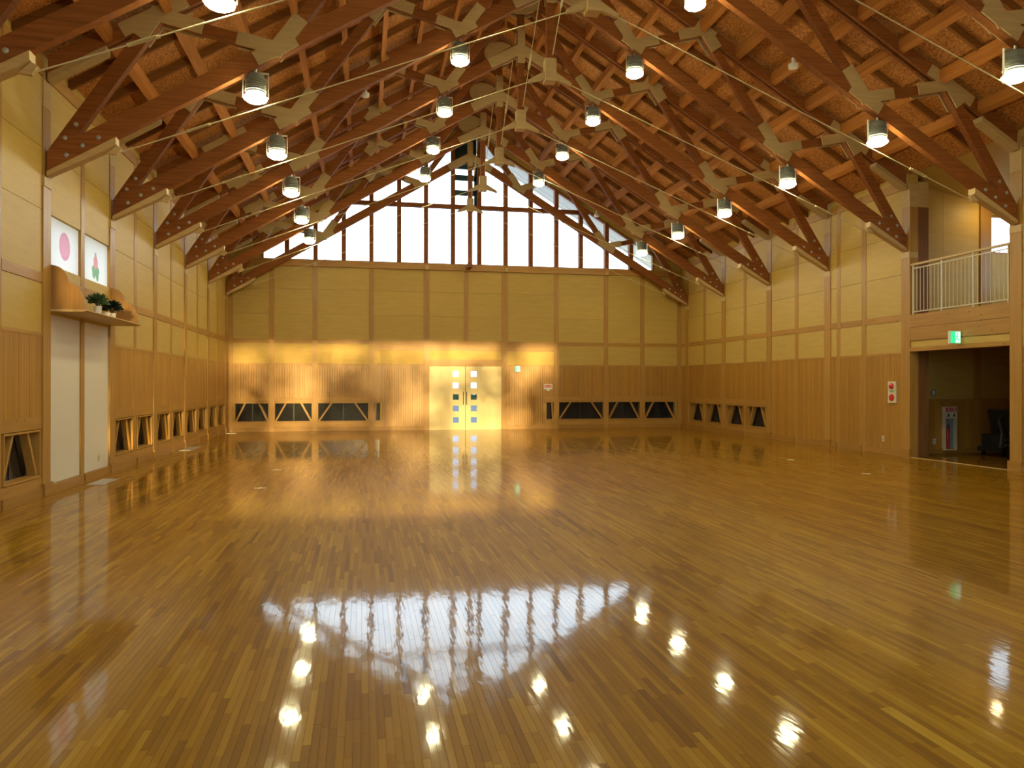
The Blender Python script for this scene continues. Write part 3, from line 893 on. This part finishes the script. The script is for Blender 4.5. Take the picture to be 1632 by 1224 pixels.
mb = MB(); mb.box(XE, XE + .15, 10.6, YE + .15, -.1, 3.7); mb.box(XE, XE + .15, 10.6, YE + .15, 5.1, 6.1)
mb.box(XE, XE + .15, 10.6, 12.0, 3.7, 5.1); mb.box(XE, XE + .15, 13.9, YE + .15, 3.7, 5.1); mb.box(XR + .05, XE, 10.6, 10.75, -.1, 6.1)
struct(mb.build('wall_recess', M['panel']), 'side and rear wall of the alcove and balcony recess', 'wall')
wb = MB()
for a, b, c, d in ((12.0, 13.9, 3.7, 3.75), (12.0, 13.9, 5.05, 5.1), (12.0, 12.05, 3.75, 5.05), (13.85, 13.9, 3.75, 5.05), (12.92, 12.98, 3.75, 5.05)): wb.box(XE + .03, XE + .12, a, b, c, d)
rw = struct(wb.build('window_33', M['post']), 'unseen window added in the rear wall to light the balcony recess', 'window')  # unseen opening, added to bring sky light onto the balcony end wall
for a, b in ((12.05, 12.92), (12.98, 13.85)):
    m_ = MB(); m_.box(XE + .06, XE + .066, a, b, 3.75, 5.05); m_.build('pane', M['glass'], rw)
mb = MB(); mb.prism([(XR + .02, 5.99), (XE + .1, 5.24), (XE + .1, 5.30), (XR + .02, 6.05)], 10.6, YE + .15)
struct(mb.build('ceiling_balcony', M['panelx']), 'gently sloping panel ceiling of the balcony', 'ceiling')
mb = MB(); mb.box(XR + .06, XE, 10.75, YE, 2.30, 2.94)
struct(mb.build('floor_balcony', M['post']), 'balcony floor slab above the alcove', 'floor')
mb = MB(); mb.box(XR + .05, XE, 10.75, YE, -.2, -.004)
struct(mb.build('floor_alcove', M['floor']), 'dark timber floor of the alcove', 'floor')
mb = MB(); mb.box(XR + .45, XE, YE, YE + .15, -.1, 2.30)
wal = struct(mb.build('wall_alcove', M['panelx']), 'end wall of the dark alcove with board wainscot', 'wall')
m_ = MB(); n = 26
for k in range(n):
    m_.box(11.62 + k * .13 + .002, 11.62 + (k + 1) * .13 - .002, YE - .03, YE, .12, 1.14, RNG.uniform(-.15, .15))
m_.build('board_panel', M['board'], wal, kind='stuff')
m_ = MB(); m_.box(11.62, XE, YE - .045, YE, 1.14, 1.20); m_.build('cap_rail', M['railx'], wal)
m_ = MB(); m_.box(11.62, XE, YE - .045, YE, 0, .12); m_.build('baseboard', M['base'], wal)
m_ = MB(); m_.box(13.30, 13.44, YE - .05, YE, 1.20, 2.30); m_.build('post', M['post'], wal)
# column beside the opening
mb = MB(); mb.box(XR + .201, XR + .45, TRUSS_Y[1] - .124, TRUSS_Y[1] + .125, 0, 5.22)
colm = struct(mb.build('trim_3', M['shadedpost']), 'deep timber column between the right wall and the alcove', 'column')
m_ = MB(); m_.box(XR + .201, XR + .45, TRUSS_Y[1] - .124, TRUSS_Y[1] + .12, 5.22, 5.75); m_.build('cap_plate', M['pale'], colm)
m_ = MB(); m_.box(XR + .452, XR + .47, TRUSS_Y[1] + .0, YE, 0, 5.9); m_.build('return_panel', M['post'], colm)
# beams over the opening
mb = MB(); mb.box(XR - .0, XR + .18, ya, yc, 2.70, 2.965)
lintel = struct(mb.build('trim_5', M['raily']), 'layered timber beam below the balcony over the alcove', 'beam')
for nm, z0, z1, n0, mt in (('beam', 2.425, 2.695, .006, 'raily'), ('panel', 2.285, 2.425, .03, 'panel'), ('beam', 2.20, 2.285, .004, 'raily')):
    m_ = MB(); m_.box(XR + n0, XR + .18, ya, yc, z0, z1); m_.build(nm, M[mt], lintel)
m_ = MB(); m_.box(XR - .012, XR + .05, ya, yc, 0.0, .006); m_.build('threshold_strip', M['pale'], lintel)

# ---- unseen ceiling lamp, added for the warm glow on the balcony end wall
t = thing('added_balcony_lamp', 'unseen round ceiling lamp added for the glow on the balcony end wall', 'lamp', (13.35, 13.95, 5.42))
m_ = MB(); m_.lathe([(.03, 0), (.10, .02), (.11, .05)], n=14); m_.build('diffuser', plain('lit_opal_glass', (.9, .85, .7), .3, emit=(1.0, .74, .36), strength=55.0), t, True)
m_ = MB(); m_.lathe([(.125, .05), (.125, .13), (.10, .14)], n=14); m_.build('base', M['whiteplastic'], t, True)
# ---- balcony railing
t = thing('balcony_railing', 'cream painted steel railing with thin balusters on the balcony', 'railing', (XR + .04, (ya + yc) / 2, 2.965))
hl = (yc - ya) / 2 - .06
m_ = MB(); m_.box(-.03, .03, -hl - .05, hl + .05, 1.015, 1.055); m_.build('handrail', M['pale'], t)
m_ = MB(); m_.box(-.012, .012, -hl, hl, .945, .965); m_.build('top_rail', M['railing'], t)
m_ = MB(); m_.box(-.012, .012, -hl, hl, .045, .065); m_.build('bottom_rail', M['railing'], t)
bal = MB(); bal.box(-.005, .005, -.005, .005, .065, .945); bme = bal.mesh('baluster', M['railing'])
nb = 24
for k in range(nb + 1):
    if k % 8 == 0:
        m_ = MB(); y = -hl + 2 * hl * k / nb; m_.box(-.014, .014, y - .014, y + .014, 0, 1.02); m_.build('railing_post', M['railing'], t)
    else:
        o = bpy.data.objects.new('baluster', bme); COL.objects.link(o); o.parent = t; o.location = (0, -hl + 2 * hl * k / nb, 0)

# ================================================================== WALL SHELF with plants
t = thing('display_shelf', 'wooden wall shelf with scalloped side panels, below the printed panes', 'shelf', (XL, 12.66, 2.50))
hw = 1.28
m_ = MB(); m_.prism([(0.0, 0.0), (.40, 0.0), (.455, .018), (.455, .03), (0.0, .03)], -hw - .02, hw + .02); m_.build('shelf_board', M['pale'], t)
prof = [(0, .03), (.425, .03), (.42, .10), (.405, .19), (.375, .28), (.33, .345), (.275, .385), (.225, .405), (.215, .44), (.195, .50), (.16, .56), (.11, .605), (.06, .628), (0, .64)]
for yy in (-hw, hw - .03):
    m_ = MB(); m_.prism(prof, yy, yy + .03); m_.build('side_panel', M['shelfside'], t)

def potted(name, label, loc, r, h, leafmat, spread, n, seed, cat='potted plant'):
    rg = random.Random(seed)
    t = thing(name, label, cat, loc)
    m_ = MB(); m_.lathe([(r * .72, 0), (r * .8, h * .1), (r, h), (r * 1.06, h), (r * 1.06, h * 1.08), (r * .85, h * 1.08), (r * .8, h * .9)], n=14); m_.build('pot', M['pot'], t, True)
    st = MB()
    for k in range(5):
        a = 2 * pi * k / 5; st.tube((0, 0, h * .8), (cos(a) * spread * .4, sin(a) * spread * .4, h + spread * .8), .006, 5)
    st.build('stem', M[leafmat], t)
    lf = MB()
    for k in range(n):
        a = rg.uniform(0, 2 * pi); el = rg.uniform(-.35, 1.35); rr = spread * rg.uniform(.35, 1.0)
        c = Vector((cos(a) * cos(el) * rr, sin(a) * cos(el) * rr, h + spread * .55 + sin(el) * rr * .75))
        d = Vector((cos(a) * cos(el), sin(a) * cos(el), sin(el) + rg.uniform(-.5, .4))).normalized()
        u = d.orthogonal().normalized(); w = d.cross(u)
        ang = rg.uniform(0, pi); u, w = u * cos(ang) + w * sin(ang), w * cos(ang) - u * sin(ang)
        ln = rg.uniform(.055, .10); wd = ln * .34
        lf.add([c - d * ln * .5, c + u * wd, c + d * ln * .5 + w * .01, c - u * wd], [(0, 1, 2), (0, 2, 3)])
    lf.build('foliage', M[leafmat], t, kind='stuff')
    return t
potted('potted_plant', 'leafy mid green plant in a tall white pot on the wall shelf', (XL + .26, 12.42, 2.53), .055, .14, 'leaf', .15, 170, 3)
potted('potted_plant', 'very dark leafy plant in a small white pot on the wall shelf', (XL + .26, 13.10, 2.53), .055, .10, 'leaf2', .155, 190, 4)
def cup(loc, label, r, h):
    t = thing('cup', label, 'cup', loc)
    m_ = MB(); m_.lathe([(r * .7, 0), (r * .78, .01), (r, h), (r * .9, h), (r * .68, .02)], n=14); m_.build('body', M['pot'], t, True)
    m_ = MB()
    for k in range(6):
        a0, a1 = -pi / 2 + pi * k / 6, -pi / 2 + pi * (k + 1) / 6
        m_.tube((0, r * .85 + cos(a0) * .022, h * .5 + sin(a0) * .024), (0, r * .85 + cos(a1) * .022, h * .5 + sin(a1) * .024), .005, 5)
    m_.build('handle', M['pot'], t, True)
cup((XL + .27, 12.74, 2.53), 'wide white cup between the two potted plants', .075, .085)
cup((XL + .30, 12.95, 2.53), 'small white cup beside the dark potted plant', .045, .065)

# ================================================================== SIGNS AND FITTINGS
def running_man(t, sx, sz, y, flip=1):
    """white doorway with a green running figure, drawn as thin plates in the local xz plane"""
    m_ = MB(); m_.prism([(-.02 * sx, -.42 * sz), (.40 * sx, -.42 * sz), (.40 * sx, .42 * sz), (-.02 * sx, .42 * sz)], y - .003, y); m_.build('doorway', M['sign_white'], t)
    g = MB(); y1 = y - .006
    g.prism([(.16 * sx + .075 * sx * cos(a), .27 * sz + .085 * sz * sin(a)) for a in [2 * pi * k / 10 for k in range(10)]], y1, y - .003)
    def S(p, q, w): g.strut((p[0] * sx, p[1] * sz), (q[0] * sx, q[1] * sz), w * sx, y1, y - .003)
    S((.12, .16), (.10, -.08), .11); S((.12, .12), (.27, .04), .05); S((.10, .12), (-.06, .06), .05)
    S((.10, -.08), (.26, -.18), .065); S((.26, -.18), (.26, -.38), .06); S((.08, -.08), (-.02, -.24), .065); S((-.02, -.24), (-.16, -.28), .055)
    g.build('running_figure', M['sign_green'], t)
# exit sign over the alcove, hung from the beam, facing the hall lengthways
t = thing('exit_sign', 'lit green exit sign with a running figure hanging above the alcove', 'exit sign', (XR - .13, 12.50, 2.29))
m_ = MB(); m_.box(-.115, .115, -.03, .03, 0, .24); m_.build('case', M['whiteplastic'], t)
f = MB(); f.box(-.105, .105, -.034, -.03, .012, .228); f = f.build('face', M['sign_green'], t)
e_ = empty('face_mount'); bpy.data.objects.remove(e_)
def man_local(t, cx, cz, sx, sz, y):
    before = set(o.name for o in bpy.data.objects)
    running_man(t, sx, sz, y)
    for o in bpy.data.objects:
        if o.name not in before: o.location = (cx, 0, cz)
man_local(t, 0, .12, .24, .24, -.034)
m_ = MB(); m_.box(.115, .15, -.02, .02, .16, .20); m_.build('wall_bracket', M['whiteplastic'], t)
# exit sign of the back wall
t = thing('exit_sign', 'small lit green exit sign on the back wall right of the door', 'exit sign', (5.19, YB - .03, 1.955))
m_ = MB(); m_.box(-.10, .10, -.03, .058, 0, .20); m_.build('case', M['whiteplastic'], t)
f = MB(); f.box(-.09, .09, -.034, -.03, .01, .19); f.build('face', M['sign_green'], t)
man_local(t, -.02, .10, .20, .20, -.034)

def text_part(parent, s, size, loc, rot, mat, name):
    cu = bpy.data.curves.new(name, 'FONT'); cu.body = s; cu.size = size; cu.align_x = 'CENTER'; cu.align_y = 'CENTER'; cu.extrude = .0006
    tmp = bpy.data.objects.new(name, cu); COL.objects.link(tmp)
    dg = bpy.context.evaluated_depsgraph_get()
    me = bpy.data.meshes.new_from_object(tmp.evaluated_get(dg))
    bpy.data.objects.remove(tmp)
    me.materials.clear(); me.materials.append(mat)
    o = bpy.data.objects.new(name, me); COL.objects.link(o); o.parent = parent; o.location = loc; o.rotation_euler = rot
    return o
# wall box with red notice on the back wall
t = thing('notice_box', 'white wall box with a red notice, right of the door', 'notice box', (6.28, YB - .0, 1.30))
m_ = MB(); m_.box(-.15, .15, -.02, .03, .06, .24); m_.build('plate', M['whiteplastic'], t)
m_ = MB(); m_.box(-.125, .125, -.024, -.02, .12, .215); m_.build('red_label', M['redlabel'], t)
text_part(t, '消火器', .075, (0, -.0245, .167), (pi / 2, 0, 0), M['whiteplastic'], 'lettering')
m_ = MB(); m_.box(-.05, .05, -.02, .02, 0, .06); m_.build('tab', M['whiteplastic'], t)

# fire alarm plate on the right wall
t = thing('fire_alarm', 'beige fire alarm plate with red lamp and red call button on the right wall', 'fire alarm', (XR + .028, 14.39, 1.12))
m_ = MB(); m_.box(-.04, 0, -.125, .125, 0, .46); m_.build('plate', M['beige'], t)
m_ = MB(); m_.lathe([(.062, 0), (.062, -.012), (.05, -.035), (.025, -.05)], (-.04, 0, .36), 14, 'x'); m_.f = [tuple(reversed(f)) for f in m_.f]; m_.build('lamp', M['red'], t, True)
m_ = MB(); m_.box(-.043, -.04, -.065, .065, .225, .27); m_.build('green_label', M['greenprint'], t)
m_ = MB(); m_.lathe([(.078, 0), (.078, -.010), (.068, -.014)], (-.04, 0, .115), 16, 'x'); m_.f = [tuple(reversed(f)) for f in m_.f]; cb = m_.build('call_button', M['red'], t, True)
m_ = MB(); m_.lathe([(.03, 0), (.03, -.006)], (-.054, 0, .115), 12, 'x'); m_.f = [tuple(reversed(f)) for f in m_.f]; m_.build('button_cap', M['redlabel'], cb)

def outlet(loc, label, axis):
    t = thing('outlet', label, 'outlet', loc)
    a = (-.012, 0, -.035, .035) if axis == 'R' else ((0, .012, -.035, .035) if axis == 'L' else (-.035, .035, -.012, 0))
    m_ = MB(); m_.box(a[0], a[1], a[2], a[3], 0, .12); m_.build('plate', M['whiteplastic' if axis != 'L' else 'beige'], t)
    for z in (.03, .07):
        m_ = MB()
        if axis == 'R': m_.box(-.014, -.012, -.012, .012, z, z + .02)
        elif axis == 'L': m_.box(.012, .014, -.012, .012, z, z + .02)
        else: m_.box(-.012, .012, -.014, -.012, z, z + .02)
        m_.build('socket', M['black'], t)
outlet((XR + .028, 14.70, .27), 'white outlet plate low on the right wall below the fire alarm', 'R')
outlet((XL - .03, 13.38, .25), 'beige outlet plate low on the white wall panel', 'L')
outlet((12.27, YE - .03, .21), 'white outlet plate low in the dark alcove', 'B')
t = thing('light_switch', 'grey light switch plate on the alcove wall', 'light switch', (12.27, YE, 1.27))
m_ = MB(); m_.box(-.06, .06, -.012, 0, 0, .13); m_.build('plate', M['housing'], t)
for x in (-.03, .004):
    m_ = MB(); m_.box(x, x + .026, -.018, -.012, .02, .11); m_.build('rocker', M['whiteplastic'], t)

# fire extinguisher cabinet in the alcove
t = thing('extinguisher_cabinet', 'narrow fire extinguisher cabinet with a red header and clear front in the alcove', 'cabinet', (12.62, YE - .03, .075))
m_ = MB()
for a, b, c, d in ((-.15, -.128, 0, .955), (.128, .15, 0, .955), (-.128, .128, 0, .022), (-.128, .128, .70, .955)): m_.box(a, b, -.09, 0, c, d)
m_.build('case', M['beige'], t)
m_ = MB(); m_.box(-.128, .128, -.004, 0, .022, .70); m_.build('back_panel', plain('grey_blue_lining', (0.30, 0.32, 0.38), .6), t)
m_ = MB(); m_.box(-.13, .13, -.094, -.09, .85, .935); m_.build('red_header', M['redlabel'], t)
text_part(t, '消火器', .075, (0, -.0945, .892), (pi / 2, 0, 0), M['whiteplastic'], 'lettering')
for x in (-.09, .05):
    m_ = MB(); m_.prism([(x, .74), (x + .05, .74), (x + .035, .79), (x + .025, .82), (x + .012, .79)], -.093, -.09); m_.build('pictogram', M['black'], t)
m_ = MB(); m_.box(-.128, .128, -.088, -.084, .022, .70); m_.build('clear_front', M['glass'], t)
ex = thing('fire_extinguisher', 'dark red fire extinguisher inside the alcove cabinet', 'extinguisher', (12.57, YE - .075, .10))
m_ = MB(); m_.lathe([(.03, 0), (.036, .02), (.036, .36), (.026, .42), (.012, .45), (.012, .48)], n=14); m_.build('cylinder', M['red'], ex, True)
m_ = MB(); m_.box(-.012, .05, -.010, .010, .48, .50); m_.box(-.012, .05, -.008, .008, .515, .53); m_.build('lever', M['black'], ex)
m_ = MB(); m_.tube((.012, 0, .48), (.045, 0, .40), .007, 6); m_.tube((.045, 0, .40), (.045, 0, .12), .007, 6); m_.build('hose', M['black'], ex)

# dark equipment cart in the alcove
t = thing('equipment_cart', 'black padded equipment on a low cart parked in the dark alcove', 'cart', (13.55, 13.70, 0))
m_ = MB(); m_.box(-.60, .70, -.32, .32, .10, .20); m_.build('base', M['black'], t)
for x in (-.5, .55):
    for y in (-.26, .26):
        m_ = MB(); m_.lathe([(.05, -.02), (.05, .02)], (x, y, .05), 12, 'y'); m_.build('wheel', M['black'], t, True)
for z in (.25, .36):
    m_ = MB(); m_.tube((-.50, -.30, z), (.62, -.30, z), .022, 8); m_.build('frame_bar', M['darkmetal'], t, True)
m_ = MB(); m_.box(-.5, .62, -.28, .30, .20, .46); m_.build('lower_pad', M['vinyl'], t)
m_ = MB(); m_.box(-.36, .66, -.30, -.24, .455, .53); m_.build('seat_rim', M['darkmetal'], t)
m_ = MB(); m_.prism([(-.46, .97), (-.34, 1.0), (-.20, .50), (-.34, .46)], -.34, .20); m_.build('tilted_pad', M['vinyl'], t, False)
m_ = MB(); m_.prism([(-.33, .99), (-.28, .99), (-.12, .52), (-.18, .50)], -.30, -.24); m_.build('frame_bar', M['darkmetal'], t)
m_ = MB(); m_.prism([(-.24, .94), (.42, .97), (.56, .86), (.64, .52), (-.10, .53)], -.26, .18); m_.build('back_pad', M['vinyl'], t)
m_ = MB(); m_.tube((-.46, -.2, .85), (-.56, -.2, .78), .03, 8); m_.tube((-.56, -.2, .78), (-.48, -.2, .50), .025, 8); m_.tube((-.48, -.2, .50), (-.52, -.2, .20), .025, 8); m_.build('side_arm', M['darkmetal'], t, True)

# heat detectors under the roof
def detector(loc, label):
    t = thing('heat_detector', label, 'detector', loc, group='heat detectors under the roof')
    m_ = MB(); m_.lathe([(.05, -.09), (.085, -.08), (.095, -.04), (.09, 0)], n=14); m_.build('dome', M['whiteplastic'], t, True)
    m_ = MB(); m_.lathe([(.035, 0), (.03, .12)], n=10); m_.build('stem', M['whiteplastic'], t, True)
detector((XC - 3.44, 17.35, 8.07), 'small white bell shaped heat detector on the left roof slope')
detector((XC + 4.40, 12.85, 7.50), 'small white bell shaped heat detector on the right roof slope near the camera')
detector((XC + 4.26, 24.55, 7.28), 'small white bell shaped heat detector on the right roof slope by the gable window')

# floor plates and marks
def plate(name, x0, x1, y0, y1, mat, label, cat):
    t = thing(name, label, cat, ((x0 + x1) / 2, (y0 + y1) / 2, .0006))
    hx, hy = (x1 - x0) / 2, (y1 - y0) / 2
    m_ = MB(); m_.box(-hx, hx, -hy, hy, 0, .004); m_.build('plate', M[mat], t)
    m_ = MB(); m_.box(-hx * .8, hx * .8, -hy * .8, hy * .8, .004, .006); m_.build('lid', M[mat], t)
plate('floor_plate', -4.05, -3.80, 12.30, 13.05, 'alu', 'long metal floor plate beside the white wall panel', 'floor plate')
plate('floor_plate', -4.10, -3.86, 18.3, 19.5, 'alu', 'shiny metal floor plate by the left wall near the back', 'floor plate')
plate('floor_plate', -4.14, -3.84, 24.6, 25.1, 'alu', 'metal floor plate in the back left corner', 'floor plate')
for x, y, lb in ((8.41, 13.80, 'pale floor tape mark on the right, farther one'), (8.35, 11.40, 'pale floor tape mark on the right, nearer one'),
                 (-1.49, 13.87, 'pale floor tape mark on the left, farther one'), (-1.46, 11.46, 'pale floor tape mark on the left, nearer one'),
                 (-1.53, 24.43, 'pale floor tape mark by the back wall')):
    t = thing('floor_mark', lb, 'floor mark', (x, y, .0008), group='tape marks on the floor')
    m_ = MB(); m_.prism([(-.085, -.03), (.07, -.03), (.085, .0), (.07, .03), (-.085, .03), (-.07, 0)], 0, .0012, 'xy'); m_.build('tape', M['tape'], t)
    m_ = MB(); m_.box(-.018, .018, -.075, .075, .0012, .002); m_.build('cross_tape', M['tape'], t)

# ================================================================== OUTSIDE
mb = MB(); mb.box(-120, 120, -120, 160, -.6, -.45)
struct(mb.build('ground', M['asphalt']), 'grey paved ground outside the hall', 'ground')
t = thing('hedge', 'low dark hedge far behind the back door', 'hedge', (5, 75, -.45))
rg = random.Random(5); lf = MB()
for k in range(900):
    c = Vector((rg.uniform(-14, 14), rg.uniform(-.5, .5), rg.uniform(.05, 1.15))); u = Vector((rg.gauss(0, 1), rg.gauss(0, 1), rg.gauss(0, 1))).normalized() * .22; w = u.orthogonal().normalized() * .2
    lf.add([c - u, c - w, c + u, c + w], [(0, 1, 2, 3)])
lf.build('foliage', M['treeleaf'], t, kind='stuff')
m_ = MB(); m_.box(-13.5, 13.5, -.3, .3, 0, 1.0); m_.build('core', M['treeleaf'], t)
def tree(loc, h, seed, label, n=1500, rx=3.2):
    rg = random.Random(seed); t = thing('tree', label, 'tree', loc)
    m_ = MB(); m_.tube((0, 0, 0), (.1, 0, h * .55), .22, 9, .12)
    for k in range(6):
        a = rg.uniform(0, 6.28); m_.tube((.05, 0, h * (.25 + .05 * k)), (cos(a) * rx * .6, sin(a) * rx * .6, h * (.5 + .06 * k)), .07, 6, .03)
    m_.build('trunk', M['bark'], t, True)
    clumps = [Vector((rg.gauss(0, rx * .5), rg.gauss(0, rx * .4), rg.uniform(3.2, 6.7) if q < 20 else rg.uniform(6.6, 8.4))) for q in range(25)]
    lf = MB()
    for k in range(n):
        c = rg.choice(clumps) + Vector((rg.gauss(0, .5), rg.gauss(0, .5), rg.gauss(0, .42)))
        u = Vector((rg.gauss(0, 1), rg.gauss(0, 1), rg.gauss(0, 1))).normalized(); w = u.orthogonal().normalized()
        lf.add([c - u * .16, c - w * .09, c + u * .16, c + w * .09], [(0, 1, 2, 3)])
    lf.build('foliage', M['treeleaf'], t, kind='stuff')
for k, (x, y) in enumerate(((-2.9, -14), (3.4, -25), (8.4, -14), (13.5, -26))):
    tree((x, y, -.45), 8.2 + .5 * k, 20 + k, 'leafy tree outside the front window, ' + ('leftmost', 'second from the left, tall', 'third from the left', 'rightmost and tallest')[k])
